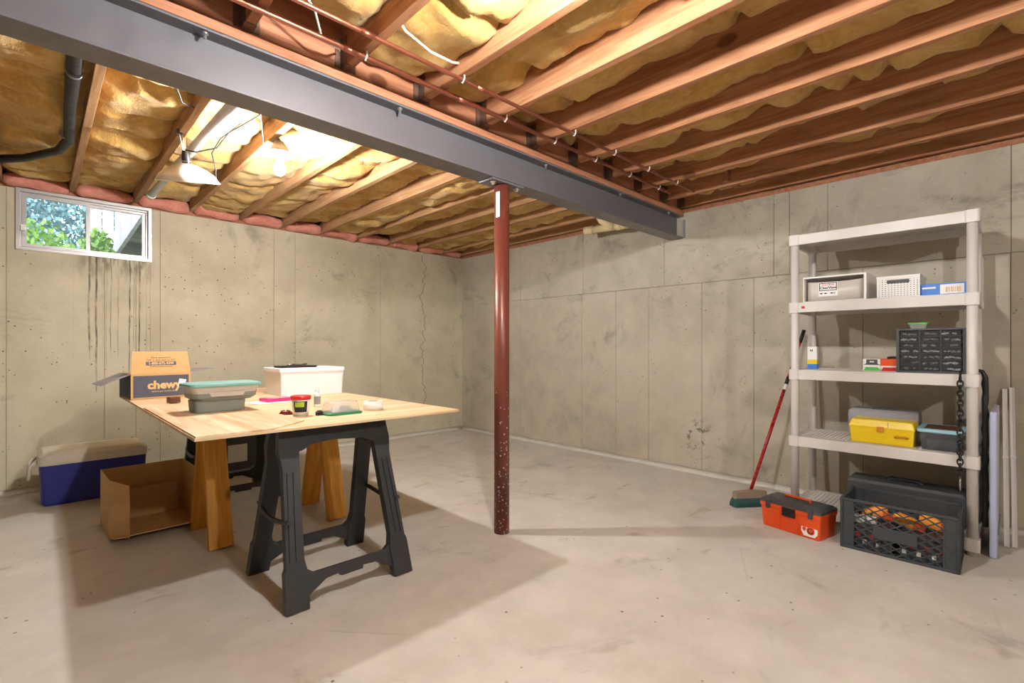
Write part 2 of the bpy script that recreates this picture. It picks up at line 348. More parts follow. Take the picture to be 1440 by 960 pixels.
def batt(x0, x1, y0, y1, zc, amp, mat, seed, edge=.05):
    nx, ny = 16, max(8, int((y1 - y0) / .035)); q = B(); rows = []
    for j in range(ny + 1):
        v = j / ny; row = []
        for i in range(nx + 1):
            u = i / nx; p = Vector((x0 + (x1 - x0) * u, y0 + (y1 - y0) * v, 0))
            big = noise.noise(Vector((p.x * 2.2 + seed * 9.1, p.y * 1.7, seed))) ; sm = noise.fractal(Vector((p.x * 9, p.y * 7, seed * 3.3)), 1, 2, 4)
            fold = abs(noise.noise(Vector((seed * 5.5, p.y * 3.4 + .6 * p.x, 1.2))))
            z = zc + amp * big * .95 + amp * .42 * sm + amp * 1.3 * max(0, .1 - fold) / .1 + amp * .5 * noise.noise(Vector((p.x * 5.5, p.y * 4.2, seed * 1.9)))
            z += edge * (abs(2 * u - 1) ** 4)               # the edges tuck up against the joists
            row.append((p.x, p.y + .02 * sm, min(JT - .012, max(JB - .035, z))))
        rows.append(q.ring(row))
    q.skin(rows, False, False)
    a = rows[0]; t = q.ring([(v.co.x, y0 + .01, JT - .004) for v in a]); q.skin([a, t], False, False)
    b = rows[-1]; t2 = q.ring([(v.co.x, y1 - .01, JT - .004) for v in b]); q.skin([b, t2], False, False)
    return q.make('insulation_batt', mat, ceil)
edges = JX + [XW - .03]
for k, (a, b) in enumerate(zip(edges, edges[1:])):
    if b - a < .1: continue
    batt(a + .02, b - .02, BY + .06, YW + .02, JB + .05 + .02 * math.sin(k * 2.3), .05, 'ins_y', k + .37, .03)
    y1 = BY - .07
    if .2 < a < .25: y1 = 1.45
    elif .6 < a < .65: y1 = 1.98
    batt(a, b - .04, Y0, y1, JB + .09 + .02 * math.sin(k * 1.7), .06, 'ins_y', k + 31.7, .035)
    q = B()                                               # pink roll stuffed against the rim
    if b > -1.2:
        rings = []
        for i in range(13):
            u = i / 12; x = a + .021 + (b - a - .042) * u; s_ = .8 + .3 * noise.noise(Vector((x * 6, k, 0))); c_ = Vector((x, YW - .015, JB + .022 + .02 * noise.noise(Vector((x * 4, 5, k)))))
            rings.append(q.ring([c_ + Vector((0, math.cos(t * PI / 5) * .075 * s_, math.sin(t * PI / 5) * .065 * s_)) * (.6 if i in (0, 12) else 1) for t in range(10)]))
        q.skin(rings).make('rim_insulation', 'ins_p', ceil)
for (x, y, l) in ((JX[8] + .2, 1.86, .364), (JX[17] + .05, 1.55, .25)):
    B().bb(x - l / 2, x + l / 2, y - .019, y + .019, JB + .03, JT).make('blocking', 'plate', ceil)

# steel beam and column
t = thing('steel_beam', 'long dark grey steel I-beam carrying the joists across the room', 'beam', (XW, BY, 2.09))
L = XW - X0
B().bb(-L, .06, -.0665, .0665, 0, .010, .002).make('bottom_flange', 'steel', t); B().bb(-L, .06, -.0665, .0665, .193, .203, .002).make('top_flange', 'steel', t)
B().bb(-L, .06, -.0035, .0035, .01, .193).make('web', 'steel', t)
B().bb(-.012, .0, -.085, -.0665, -.0, .16).make('shim_plate', 'galv', t)
for x in (.45, 1.28, 2.35, 3.2, 3.95):
    B().lathe([(.0, .170), (.006, .170), (.006, .186), (.012, .186), (.012, .193), (0, .193)], 8, Matrix.Translation((x - XW, -.045, 0)), False).make('bolt', 'galv', t)
t = thing('steel_column', 'round rust-red steel post with paint-flecked foot under the beam', 'column', (2.005, BY, 0))
B().lathe([(.046, .0), (.046, 2.078)], 32).make('shaft', 'rust', t)
B().bb(-.13, .13, -.06, .06, 2.078, 2.09, .002).make('cap_plate', 'steel', t)
for sx in (-1, 1): B().lathe([(0, -.02), (.012, -.02), (.012, -.008), (.02, -.008), (.02, 0), (0, 0)], 10, Matrix.Translation((sx * .095, -.03, 2.078)), False).make('bolt', 'chrome', t)
B().bb(-.0475, -.043, -.03, .0, 1.88, 2.03, .001).make('sticker', 'paper', t)

# copper pipes under the joists, hung on white clips
for y, r, x1, lab in ((1.917, .0115, 3.62, 'copper water pipe running under the joists right beside the steel beam'), (1.77, .0095, 3.72, 'thinner copper water pipe under the joists, further from the steel beam')):
    t = thing('copper_pipe', lab, 'pipe', (0, y, JB - .018))
    B().tube([(-2.5, 0, 0), (x1, 0, 0)], r, 12).make('tube', 'copper', t)
    for x in (.93, 1.52): B().tube([(x - .03, 0, 0), (x + .03, 0, 0)], r + .0025, 12).make('coupling', 'copper', t)
    for k, x in enumerate(JX[6:] ):
        if k % 2 == (0 if r > .01 else 1) or k > 6:
            if x < x1: B().tube([(x - .02, -r - .003, .018), (x - .02, -r - .003, 0), (x - .02, 0, -r - .003), (x - .02, r + .003, 0), (x - .02, r + .003, .018)], .004, 6).make('pipe_clip', 'white', t)

# drain pipe by the right wall beyond the beam
t = thing('drain_pipe', 'cream plastic drain pipe with elbow beyond the end of the steel beam', 'pipe', (3.98, 2.3, 2.25))
B().tube([(0, 0, 0), (0, .68, .03)], .034, 16).make('pipe_run', 'pvc', t); B().tube([(0, .63, .028), (0, .73, .032)], .042, 16).make('socket', 'pvc', t)
B().tube([(0, .38, .016), (-.03, .44, .05), (-.05, .5, .09), (-.06, .56, .2)], .036, 14).make('elbow', 'pvc', t); B().tube([(0, .3, .013), (0, .36, .016)], .04, 14).make('coupling', 'pvc', t)
B().bb(-.04, .04, .1, .13, .03, .12).make('hanger_strap', 'galv', t)

# left bay pipes and cables
t = thing('conduit_pipe', 'pale plastic pipe running between joists above the clamp lamp', 'pipe', (.69, 2.2, JB - .025))
B().tube([(.03, 0, .0), (-.03, 2.62, 0), ], .027, 16).make('tube', 'pvc_grey', t); B().tube([(-.03, 2.6, 0), (-.03, 2.66, 0)], .033, 16).make('end_cap', 'pvc_grey', t)
B().box((0, 1.3, .02), (.075, .02, .05)).make('strap', 'galv', t)
q = B().tube([(.13, 2.25, JB + .06), (.12, 2.8, JB + .03), (.125, 3.4, JB + .01), (.14, 3.95, JB - .0), (.1, 4.15, JB - .02), (-.05, 4.5, JB - .01), (-.2, 4.75, JB + .01), (-.8, 4.95, JB + .02), (-1.6, 5.0, JB + .02)], [.036, .032, .027, .027, .024, .024, .03, .03, .03], 10)
t = thing('cable_sleeve', 'black sleeved cable bundle tied along a joist above the window', 'cable', (0, 0, 0)); q.make('sleeve', 'black', t)
for y in (3.0, 3.9): B().lathe([(.031, -.006), (.031, .006)], 12, Matrix.Translation((.123, y, JB + .012)) @ Matrix.Rotation(PI / 2, 4, 'X')).make('tie', 'galv', t)
tag(B().tube([(.3, 2.2, JB + .02), (.42, 2.6, JB - .012), (.53, 2.95, JB - .004), (.6, 3.0, JB + .01)], .004, 6).make('lamp_cable', 'black'), 'thin black cable drooping under the yellow batt above the window', 'cable')
tag(B().tube([(1.01, 1.70, JB + .06), (1.08, 1.735, JB + .045), (1.22, 1.76, JB + .03), (1.34, 1.765, JB + .035), (1.38, 1.77, JB + .05)], .006, 6).make('house_wire', 'cable_w'), 'white house wire crossing a joist bay above the copper pipes', 'cable')
tag(B().tube([(.7, 1.84, JB + .08), (.76, 1.86, JB + .04), (.84, 1.98, JB + .012), (.92, 2.0, JB + .02), (.95, 2.06, JB + .05)], .005, 6).make('house_wire', 'cable_w'), 'short white wire bent over the beam plate beside the ragged batt', 'cable')
# ---------------------------------------------------------------- lamps
def glass_bulb(parent, c, name='bulb'):
    B().lathe([(.0, -.052), (.014, -.048), (.025, -.038), (.031, -.02), (.030, -.004), (.022, .018), (.014, .034), (.013, .045), (0, .045)], 16, Matrix.Translation(c), False).make(name, 'bulb', parent)
t = thing('bare_bulb_lamp', 'lit bare bulb under a small metal bell clipped to a joist', 'lamp', (1.045, 3.075, 2.19))
glass_bulb(t, (0, 0, 0))
B().lathe([(.0135, .04), (.0135, .075), (.018, .078), (.018, .1), (0, .1)], 14, None, False).make('socket', 'galv', t)
B().lathe([(.056, .085), (.058, .087), (.046, .12), (.026, .15), (.012, .157), (.0, .158)], 24, None, False).make('bell_reflector', 'alu', t)
B().tube([(0, 0, .155), (-.015, 0, .175)], .012, 8).make('clip', 'dgrey', t)
B().tube([(-.01, 0, .07), (-.06, -.03, .05), (-.11, -.06, .09), (-.2, -.3, .16), (-.28, -.55, .18), (-.3, -.75, .2)], .004, 6).make('cord', 'black', t)
def holder(loc, lab):                 # lamps above the frame: they throw the table's, column's and shelf's shadows
    t = thing('ceiling_lampholder_offscreen', lab, 'lamp', loc)
    B().lathe([(.0, .0), (.055, .0), (.055, -.012), (.035, -.03), (.028, -.055), (.0, -.055)], 20, None, False).make('porcelain_base', 'white', t); glass_bulb(t, (0, 0, -.1), 'bulb_offscreen')
holder((1.0, .86, JB), 'lit bulb in a porcelain holder under the joists in front of the beam')
holder((1.0, -1.75, JB), 'lit bulb in a porcelain holder under the joists near the front wall')
t = thing('clamp_lamp', 'white dome clamp lamp hanging on a string under a joist', 'lamp', (.645, 3.42, 2.10))
tilt = (math.radians(14), math.radians(-8), 0)
B().lathe([(.163, -.012), (.165, -.010), (.14, .03), (.10, .062), (.05, .086), (.022, .094), (.02, .092), (.048, .083), (.098, .059), (.137, .028), (.163, -.012)], 36, None, False).make('dome_shade', 'shade', t, rot=tilt)
B().lathe([(.021, .088), (.023, .12), (.018, .16), (.012, .165), (0, .165)], 14, None, False).make('socket', 'black', t, rot=tilt)
B().lathe([(.0235, .1), (.0235, .108)], 14, None, False).make('metal_collar', 'chrome', t, rot=tilt)
B().tube([(-.03, -.03, .16), (-.05, -.03, .25), (-.06, -.02, .26), (-.03, -.02, .25), (-.025, -.03, .16)], .0025, 6).make('string', 'cable_w', t)
B().box((-.05, -.02, .262), (.03, .05, .03), .006).make('clamp', 'dgrey', t)
B().tube([(-.02, -.03, .165), (.03, -.05, .16), (.12, -.12, .19), (.14, -.3, .23), (.2, -.6, .24), (.24, -.9, .26)], .004, 6).make('cord', 'black', t)
B().tube([(.14, -.03, .0), (.13, -.06, .08), (.1, -.1, .16), (.12, -.2, .22), (.16, -.45, .24)], .0035, 6).make('hanging_wire', 'black', t)

# ---------------------------------------------------------------- window and outdoors
wn_ = thing('window_1', 'sliding basement window', 'window', ((WX0 + WX1) / 2, YW, WZ0)); struct(wn_); del wn_['category']; del wn_['label']
HW = (WX1 - WX0) / 2; HH = WT + .004 - WZ0
def rect(b, x0, x1, z0, z1, w_, y0, y1):
    b.bb(x0, x1, y0, y1, z0, z0 + w_); b.bb(x0, x1, y0, y1, z1 - w_, z1); b.bb(x0, x0 + w_, y0, y1, z0 + w_, z1 - w_); b.bb(x1 - w_, x1, y0, y1, z0 + w_, z1 - w_); return b
rect(B(), -HW, HW, 0, HH, .022, -.012, .1).make('window_frame', 'alu', wn_); rect(B(), -HW + .022, HW - .022, .022, HH - .022, .012, .03, .06).make('track', 'alu', wn_)
for x0, x1, y in ((-HW + .034, .012, .036), (-.012, HW - .034, .066)):
    s_ = rect(B(), x0, x1, .03, HH - .03, .024, y - .012, y + .012).make('sash', 'alu', wn_)
    B().bb(x0 + .022, x1 - .022, y - .002, y + .002, .052, HH - .052).make('pane', 'glass', s_)
B().box((-HW + .04, .012, .17), (.03, .03, .045), .004).make('latch', 'white', wn_)
B().bb(-HW, HW, .1, .24, -.02, .004).make('window_sill', 'wall_l', wn_)
gr = struct(B().bb(-9, 9, YW + .24, 26, 1.5, 1.74).make('ground', 'grass'))
def leaves(n, cen, rad, size, mat, parent, seed):
    rr = random.Random(seed); q = B()
    for _ in range(n):
        while True:
            p = Vector([rr.uniform(-1, 1) for _ in range(3)])
            if .25 < p.length < 1: break
        p = Vector(cen) + Vector([a * b for a, b in zip(p, rad)]); s_ = size * rr.uniform(.6, 1.3)
        e = Euler([rr.uniform(0, 6.3) for _ in range(3)]).to_matrix(); u, v = e @ Vector((s_, 0, 0)), e @ Vector((0, s_ * .55, 0))
        q.quad(p - u, p + v, p + u, p - v)
    return q.make('foliage', mat, parent)
for i, (x, y, h, rx, lab) in enumerate(((-3.4, 15, 5.5, 1.9, 'tall blue-green tree beyond the lawn in the window'), (1.0, 18.5, 6.6, 2.2, 'broad blue-green tree behind the deck stair'), (-1.3, 22, 7.5, 2.4, 'far blue-green tree at the end of the lawn'))):
    t = thing('tree', lab, 'tree', (x, y, 1.74)); B().tube([(0, 0, 0), (.1, 0, h * .4), (0, .1, h * .8)], [.16, .12, .05], 8).make('trunk', 'bark', t); leaves(7000, (0, 0, h * .55), (rx, 1.3, h * .5), .085, 'leafb', t, i)
for i, (x, y, h, lab) in enumerate(((.47, 7.05, .66, 'yellow-green shrub at the foot of the deck stair'), (.02, 9.6, 1.15, 'yellow-green shrub on the lawn away from the stair'))):
    t = thing('shrub', lab, 'shrub', (x, y, 1.74)); B().tube([(0, 0, 0), (.02, 0, h * .7)], [.03, .01], 6).make('stem', 'bark', t); leaves(700, (0, 0, h * .55), (.16 + .26 * i, .2, h * .48), .035 + .015 * i, 'leaf', t, 20 + i)
st = thing('deck_stair', 'wooden deck stair seen from below through the window', 'stair', (.4, 8.33, 1.74), math.atan2(.178, .6))
run, rise, ns = .27, .166, 9                              # climbs towards the house along local -y
for sx in (0, .95):
    B().prism([(-.1, -.0), (.22, -.0), (ns * run + .1, ns * rise - .1), (ns * run + .1, ns * rise + .12), (ns * run - .2, ns * rise + .12)], .04, Matrix.Translation((sx, 0, 0)) @ Matrix.Rotation(-PI / 2, 4, 'Z')).make('stringer', 'deckwood', st)
for k in range(ns):
    B().bb(.02, .93, -(k + 1) * run - .02, -k * run, (k + 1) * rise - .04, (k + 1) * rise, .003).make('tread', 'deckdark', st); B().bb(.02, .93, -k * run - .02, -k * run, k * rise, (k + 1) * rise - .04).make('riser', 'deckdark', st)
for k in range(2 * ns):
    y = -(k + .5) * run / 2; z = -y / run * rise; B().bb(.94, .97, y - .017, y + .017, z + .05, z + .95).make('baluster', 'deckwood', st)
B().prism([(0, .9), (ns * run, ns * rise + .9), (ns * run, ns * rise + .98), (0, .98)], .06, Matrix.Translation((.955, 0, 0)) @ Matrix.Rotation(-PI / 2, 4, 'Z')).make('handrail', 'deckwood', st)
fe = thing('board_fence', 'pale vertical board fence behind the deck stair', 'fence', (.62, 9.4, 1.74))
bmz = B().bb(-.065, .065, -.01, .01, .02, 1.75, .003).mesh('fence_board')
for k in range(12): link('fence_board', bmz, 'deckwood', fe, (k * .142, 0, 0))
for z in (.3, 1.4): B().bb(-.07, 1.63, .01, .05, z, z + .09).make('fence_rail', 'deckwood', fe)

# ---------------------------------------------------------------- the work table: sawhorses and plywood
TZ = .77
def plastic_sawhorse(loc, label):
    t = thing('plastic_sawhorse', label, 'sawhorse', loc, 0, 'folding plastic sawhorses')
    hgt = TZ - .028; off = .205; sl = math.hypot(hgt, off); an = math.atan2(off, hgt)
    for sy in (-1, 1):
        mt = Matrix.Translation((0, sy * (.05 + off), 0)) @ Matrix.Rotation(sy * an, 4, 'X')
        for sx in (-1, 1):
            lg = B().prism([(sx * x, z) for x, z in ((.205, 0), (.30, 0), (.292, .16), (.283, .18), (.262, sl - .18), (.272, sl - .1), (.262, sl), (.17, sl), (.186, sl - .13), (.208, .2), (.196, .14))][::1 if sx > 0 else -1], .042, mt)
            lg = lg.make('leg', 'saw', t)
            r_ = B()
            for u0, u1 in ((.227, .236), (.254, .262)): r_.prism([(sx * (u0 + .008), .2), (sx * (u1 + .008), .2), (sx * (u1 - .014), sl - .2), (sx * (u0 - .014), sl - .2)], .008, mt @ Matrix.Translation((0, sy * .024, 0)))
            r_.make('rib', 'saw', lg)
        B().prism([(-.25, sl - .1), (-.17, sl - .11), (-.12, sl - .085), (0, sl - .075), (.12, sl - .085), (.17, sl - .11), (.25, sl - .1), (.25, sl), (-.25, sl)], .04, mt).make('top_rail', 'saw', t)
        B().prism([(-.215, .05), (-.2, .05), (-.12, .095), (-.055, .10), (-.05, .085), (.05, .085), (.055, .10), (.12, .095), (.2, .05), (.215, .05), (.215, .17), (.17, .135), (-.17, .135), (-.215, .17)], .03, mt).make('crossbar', 'saw', t)
    B().bb(-.27, .27, -.055, .055, hgt - .012, TZ - .0125, .004).make('top_beam', 'saw', t)
    for sx in (-1, 1):
        B().tube([(sx * .262, -.2, .36), (sx * .275, -.1, .345), (sx * .275, 0, .335), (sx * .275, .1, .345), (sx * .262, .2, .36)], .011, 8).make('folding_brace', 'saw', t)
    B().box((-.03, -.078, hgt - .055), (.035, .004, .012)).make('sticker', 'paper', t)
    return t
sh = plastic_sawhorse((1.035, 2.355, 0), 'black folding plastic sawhorse under the front edge of the plywood')
dup(sh, (1.06, 4.08, 0), 0, 'black folding plastic sawhorse under the plywood near the back wall')
t = thing('wooden_sawhorse', 'varnished pine sawhorse under the middle of the plywood', 'sawhorse', (1.06, 3.27, 0))
B().bb(-.42, .42, -.02, .02, TZ - .1, TZ - .0125, .002).make('top_board', 'leg_wood', t)
lm = B().prism([(-.06, 0), (.06, 0), (.052, .775), (-.052, .775)], .036).mesh('leg')
for sx in (-1, 1):
    for sy in (-1, 1): link('leg', lm, 'leg_wood', t, (sx * .33, sy * .218, .004), (sy * math.radians(14.2), 0, 0)).scale = (1, 1, .985)
tag(B().bb(.42, 1.66, 2.125, 4.42, TZ - .0125, TZ, .0015).make('plywood_sheet', 'ply_a'), 'large plywood sheet laid over the sawhorses as a table top', 'plywood')
TZ2 = TZ + .006
pp = [(.425, 2.13), (.70, 2.128), (.88, 2.27), (.86, 3.3), (.425, 3.35)]
q = B(); a = q.ring([(x, y, TZ) for x, y in pp]); b = q.ring([(x, y, TZ2) for x, y in pp]); q.skin([a, b], True, True, False)
tag(q.make('plywood_offcut', 'ply_b'), 'thin plywood offcut with bold grain lying on the table corner', 'plywood')

# ---------------------------------------------------------------- things on the table
def flap(parent, name, w_, l_, mat, loc, rot, sk=0.0):
    return B().prism([(-w_ / 2, 0), (w_ / 2, 0), (w_ / 2 - sk, l_), (-w_ / 2 + sk, l_)], .004).make(name, mat, parent, loc, rot)
t = thing('printed_carton', 'open cardboard carton with dark printed panel on the table', 'box', (.6, 3.97, TZ), math.radians(6))
W_, D_, H_ = .335, .29, .165; q = B()
for a in ((-W_ / 2, W_ / 2, 0, .004, 0, H_), (-W_ / 2, W_ / 2, D_ - .004, D_, 0, H_), (-W_ / 2, -W_ / 2 + .004, .004, D_ - .004, 0, H_), (W_ / 2 - .004, W_ / 2, .004, D_ - .004, 0, H_), (-W_ / 2, W_ / 2, 0, D_, 0, .004)): q.bb(*a)
q.make('carton_body', 'card', t)
B().bb(-W_ / 2 + .012, W_ / 2 - .012, -.001, .0005, .012, H_ - .012).make('printed_panel', 'print', t); B().bb(-W_ / 2 - .001, -W_ / 2 + .0005, .01, D_ - .01, .012, H_ - .01).make('printed_panel', 'print', t)
fl = flap(t, 'flap', W_, .15, 'card', (0, .002, H_), (math.radians(-12), 0, 0), .012)
text('Have questions?', .017, 'ink', fl, (0, -.0025, .108), FRONT); text('Call or chat with us 24/7', .0165, 'ink', fl, (0, -.0025, .091), FRONT)
B().bb(-.085, .085, -.003, -.0015, .055, .08).make('number_band', 'print', fl); text('1-800-672-4399', .022, 'tan', fl, (0, -.0035, .0675), FRONT, bold=.0006); B().bb(-.062, .062, -.003, -.0018, .0445, .047).make('printed_line', 'ink', fl)
text('chewy', .072, 'tan', t, (.015, -.0014, .088), FRONT, bold=.003, sx=1.02); text('where pet lovers shop', .016, 'tan', t, (.015, -.0014, .048), FRONT)
B().box((.115, -.0025, .098), (.042, .002, .05), 0, Matrix.Rotation(.2, 3, 'Y')).make('shipping_label', 'paper', t)
flap(t, 'flap', D_ - .01, .16, 'printgrey', (-W_ / 2, D_ / 2, H_), (math.radians(78), 0, math.radians(90)), .01).rotation_euler = Euler((math.radians(-114), 0, math.radians(90)))
flap(t, 'flap', D_ - .01, .15, 'printgrey', (W_ / 2, D_ / 2, H_), (0, 0, 0), .01).rotation_euler = Euler((math.radians(-82), 0, math.radians(-90)))
flap(t, 'flap', W_, .14, 'card', (0, D_ - .002, H_), (math.radians(-98), 0, 0), .01)
t = thing('collapsible_container', 'long collapsible food container with teal lid on the plywood', 'container', (.70, 2.93, TZ2), math.radians(4))
B().loft([(0, .225, .12), (.004, .232, .128), (.062, .24, .135)], .02).make('silicone_base', 'tealdark', t, (-.018, 0, 0)); B().loft([(.062, .255, .155), (.078, .298, .18), (.1, .306, .186)], .03).make('silicone_tier', 'tealdark', t)
B().loft([(.1, .308, .188), (.132, .32, .196)], .03).make('clear_rim', 'frost', t); B().loft([(.132, .338, .21), (.138, .344, .216), (.147, .34, .212), (.151, .318, .192)], .035).make('lid', 'teal', t)
B().loft([(.083, .15, .004), (.103, .17, .004)], .002).make('handle_window', 'frost', t, (0, -.096, 0))
tag(B().loft([(0, .06, .045), (.03, .06, .045), (.034, .056, .041)], .004).make('wooden_block', 'brown', None, atz(245, 566, TZ2) + Vector((0, .02, 0)), (0, 0, .2)), 'small dark wooden block beside the printed carton', 'block')
t = thing('foam_cooler', 'white foam box with lid on the table near the wall', 'box', (1.42, 3.66, TZ)); 
B().loft([(0, .435, .32), (.165, .45, .335)], .012).make('foam_body', 'foam', t); B().loft([(.165, .45, .335), (.168, .465, .345), (.19, .465, .345), (.194, .455, .335)], .014).make('foam_lid', 'foam', t)
t = thing('black_tray', 'flat black plastic tray lying on the white foam box', 'tray', (1.34, 3.62, TZ + .194), .05); B().loft([(0, .25, .13), (.006, .26, .14), (.014, .26, .14)], .01).make('tray_body', 'black', t)
B().tube([(-.06, 0, .016), (-.02, .01, .022), (.03, -.01, .018), (.08, .0, .024)], .006, 6).make('metal_tool', 'chrome', t)
pz = TZ; p = atz(372, 567, TZ)
tag(B().bb(-.13, .14, -.09, .09, 0, .003).make('paper_sheets', 'paper', None, (p.x + .05, p.y + .05, TZ + .0005), (0, 0, .25)), 'stack of white paper sheets under the pink case', 'paper')
t = thing('pink_case', 'hot pink clear-topped plastic case lying on white paper', 'case', (p.x + .09, p.y + .07, TZ + .0035), .1); B().loft([(0, .16, .12), (.012, .165, .125), (.02, .16, .12)], .012).make('case_body', 'pink', t); B().bb(-.06, .05, -.04, .04, .0195, .0215).make('clear_lid', 'frost', t); B().box((.02, -.066, .01), (.04, .008, .01), .002).make('clasp', 'pink', t)
p = atz(402, 583, TZ); t = thing('small_clamp', 'small dark red metal clamp lying in front of the pink case', 'tool', (p.x, p.y, TZ), -.3); B().loft([(0, .065, .022), (.012, .06, .02), (.016, .05, .014)], .008).make('tool_body', 'darkred', t); B().tube([(-.025, 0, .018), (.0, .004, .023), (.022, 0, .017)], .004, 6).make('lever', 'chrome', t)
p = atz(427, 585, TZ); t = thing('plastic_tub', 'white tub with red lid and lime label on the plywood', 'tub', (p.x, p.y + .035, TZ))
B().lathe([(0, 0), (.036, 0), (.044, .085), (0, .085)], 28, None, False).make('tub_body', 'white', t); B().lathe([(0, .082), (.048, .082), (.049, .098), (.045, .1), (.04, .096), (0, .096)], 28, None, False).make('lid', 'red', t)
def arc(b, r0, r1, z0, z1, a0, a1, n=8):
    rows = [b.ring([(r * math.cos(a0 + (a1 - a0) * i / n), r * math.sin(a0 + (a1 - a0) * i / n), z) for i in range(n + 1)]) for r, z in ((r0, z0), (r1, z1))]; return b.skin(rows, False, False)
arc(B(), .0388, .0442, .02, .074, PI * 1.12, PI * 1.62).make('dark_label', 'ink', t); arc(B(), .0424, .0448, .046, .07, PI * 1.18, PI * 1.5).make('lime_label', 'lime', t)
p = atz(447, 585, TZ); t = thing('rubber_caster', 'small black rubber stopper lying beside the red-lidded tub', 'caster', (p.x + .02, p.y + .03, TZ)); B().loft([(0, .034, .028), (.016, .036, .03), (.024, .02, .018)], .01).make('caster_body', 'black', t); B().tube([(.01, 0, .012), (.045, .01, .012)], .004, 6).make('pin', 'galv', t)  # a small furniture caster with its steel pin
p = atz(448, 572, TZ); t = thing('squeeze_bottle', 'white glue bottle with pointed cap standing on the plywood', 'bottle', (p.x, p.y + .02, TZ)); B().lathe([(0, 0), (.018, 0), (.019, .004), (.019, .07), (.012, .085), (0, .085)], 20, None, False).make('bottle_body', 'white', t); B().lathe([(.011, .084), (.011, .1), (.005, .125), (0, .126)], 16, None, False).make('cap', 'white', t); arc(B(), .0194, .0194, .015, .06, PI * 1.05, PI * 1.8).make('label', 'grey', t)
p = atz(488, 583, TZ); t = thing('clear_tub', 'clear plastic container standing upside down on its green lid', 'container', (p.x, p.y + .07, TZ), .05); B().loft([(0, .19, .135), (.01, .192, .137), (.012, .185, .13)], .03).make('lid', 'green', t); B().loft([(.012, .175, .12), (.06, .155, .1), (.064, .145, .09)], .03).make('tub_body', 'clearp', t)
B().loft([(.0125, .06, .04), (.035, .05, .03)], .01).make('contents', 'grey', t, (.03, .01, 0)); B().loft([(.0125, .05, .04), (.03, .04, .03)], .01).make('contents', 'white', t, (-.03, 0, 0))
p = atz(531, 577, TZ); t = thing('tape_roll', 'roll of white tape lying flat near the right table edge', 'tape', (p.x, p.y + .05, TZ)); B().lathe([(.03, 0), (.052, 0), (.052, .048), (.03, .048), (.03, 0)], 28, None, False).make('tape', 'white', t); B().lathe([(.027, .0), (.0301, .0), (.0301, .048), (.027, .048), (.027, 0)], 28, None, False).make('core', 'card', t)

# ---------------------------------------------------------------- under and beside the table
t = thing('picnic_cooler', 'navy blue picnic cooler with cream lid against the wall', 'cooler', (.31, 4.86, 0), math.radians(1))
B().loft([(0, .56, .32), (.02, .58, .335), (.285, .60, .35)], .035).make('cooler_body', 'blue', t); B().loft([(.285, .61, .36), (.30, .615, .365), (.322, .615, .365)], .04).make('rim', 'lid', t)
B().loft([(.322, .612, .362), (.345, .61, .36), (.372, .56, .31), (.378, .5, .26)], .04).make('lid', 'lid', t); B().loft([(.322, .1, .02), (.36, .1, .02)], .004).make('lid_step', 'lid', t, (-.22, -.182, 0)); B().loft([(.322, .1, .02), (.36, .1, .02)], .004).make('lid_step', 'lid', t, (.22, -.182, 0))
B().tube([(-.31, -.1, .31), (-.345, -.1, .28), (-.35, -.1, .2), (-.35, 0, .175), (-.35, .1, .2), (-.345, .1, .28), (-.31, .1, .31)], .011, 8).make('handle', 'lid', t)
t = thing('floor_carton', 'empty open cardboard box on the floor beside the wooden sawhorse leg', 'box', (.52, 3.66, 0), math.radians(2))
W_, D_, H_ = .44, .36, .34; q = B()
q.bb(-W_ / 2, W_ / 2, .0, D_, 0, .005).bb(-W_ / 2, -W_ / 2 + .005, 0, D_, .005, H_).bb(W_ / 2 - .005, W_ / 2, 0, D_, .005, H_).bb(-W_ / 2 + .005, W_ / 2 - .005, D_ - .005, D_, .005, H_).make('carton_body', 'card', t)
B().prism([(-W_ / 2, 0), (W_ / 2, 0), (W_ / 2, .2), (-W_ / 2, .2)], .005).make('flap', 'card', t, (0, .0, .004), (math.radians(76), 0, 0))
B().prism([(-.17, 0), (.17, 0), (.15, .16), (-.15, .16)], .005).make('flap', 'card', t, (-W_ / 2, .002, H_ / 2), (PI / 2, math.radians(90), 0)).rotation_euler = Euler((math.radians(90), math.radians(90), math.radians(28)))
B().prism([(-.19, 0), (.19, 0), (.17, .2), (-.17, .2)], .005).make('inner_flap', 'card', t, (0, D_ - .03, .006), (math.radians(10), 0, 0))
t = thing('storage_box', 'dark grey box with a white label behind the sawhorses', 'box', (1.28, 4.86, 0)); B().loft([(0, .44, .34), (.36, .46, .36)], .015).make('box_body', 'dgrey', t); B().loft([(.36, .475, .375), (.385, .475, .375)], .02).make('box_lid', 'dgrey', t); B().bb(-.11, .04, -.183, -.178, .12, .27).make('label', 'paper', t)

# ---------------------------------------------------------------- shelving unit on the right wall
RZ = -PI / 2
SX, SY = 3.575, .585                                     # front face x, middle y
SH = thing('shelving_unit', 'light grey plastic five-tier shelving unit against the right wall', 'shelf', (SX - .03, SY, 0), RZ)
SW, SD = .91, .455
TIER = [.062, .498, .932, 1.367, 1.806]
dk = B()
nx, ny = 34, 16
for i in range(nx + 1): x = -SW / 2 + .05 + (SW - .1) * i / nx; dk.bb(x - .004, x + .004, .04, SD - .04, .018, .03)
for j in range(ny + 1): y = .04 + (SD - .08) * j / ny; dk.bb(-SW / 2 + .05, SW / 2 - .05, y - .0045, y + .0045, .016, .03)
dk = dk.mesh('deck')
rail = B()
for a in ((-SW / 2 + .04, SW / 2 - .04, .004, .022, -.032, .032), (-SW / 2 + .04, SW / 2 - .04, SD - .022, SD - .004, -.032, .032), (-SW / 2 + .004, -SW / 2 + .022, .04, SD - .04, -.032, .032), (SW / 2 - .022, SW / 2 - .004, .04, SD - .04, -.032, .032)): rail.bb(*a, .003)
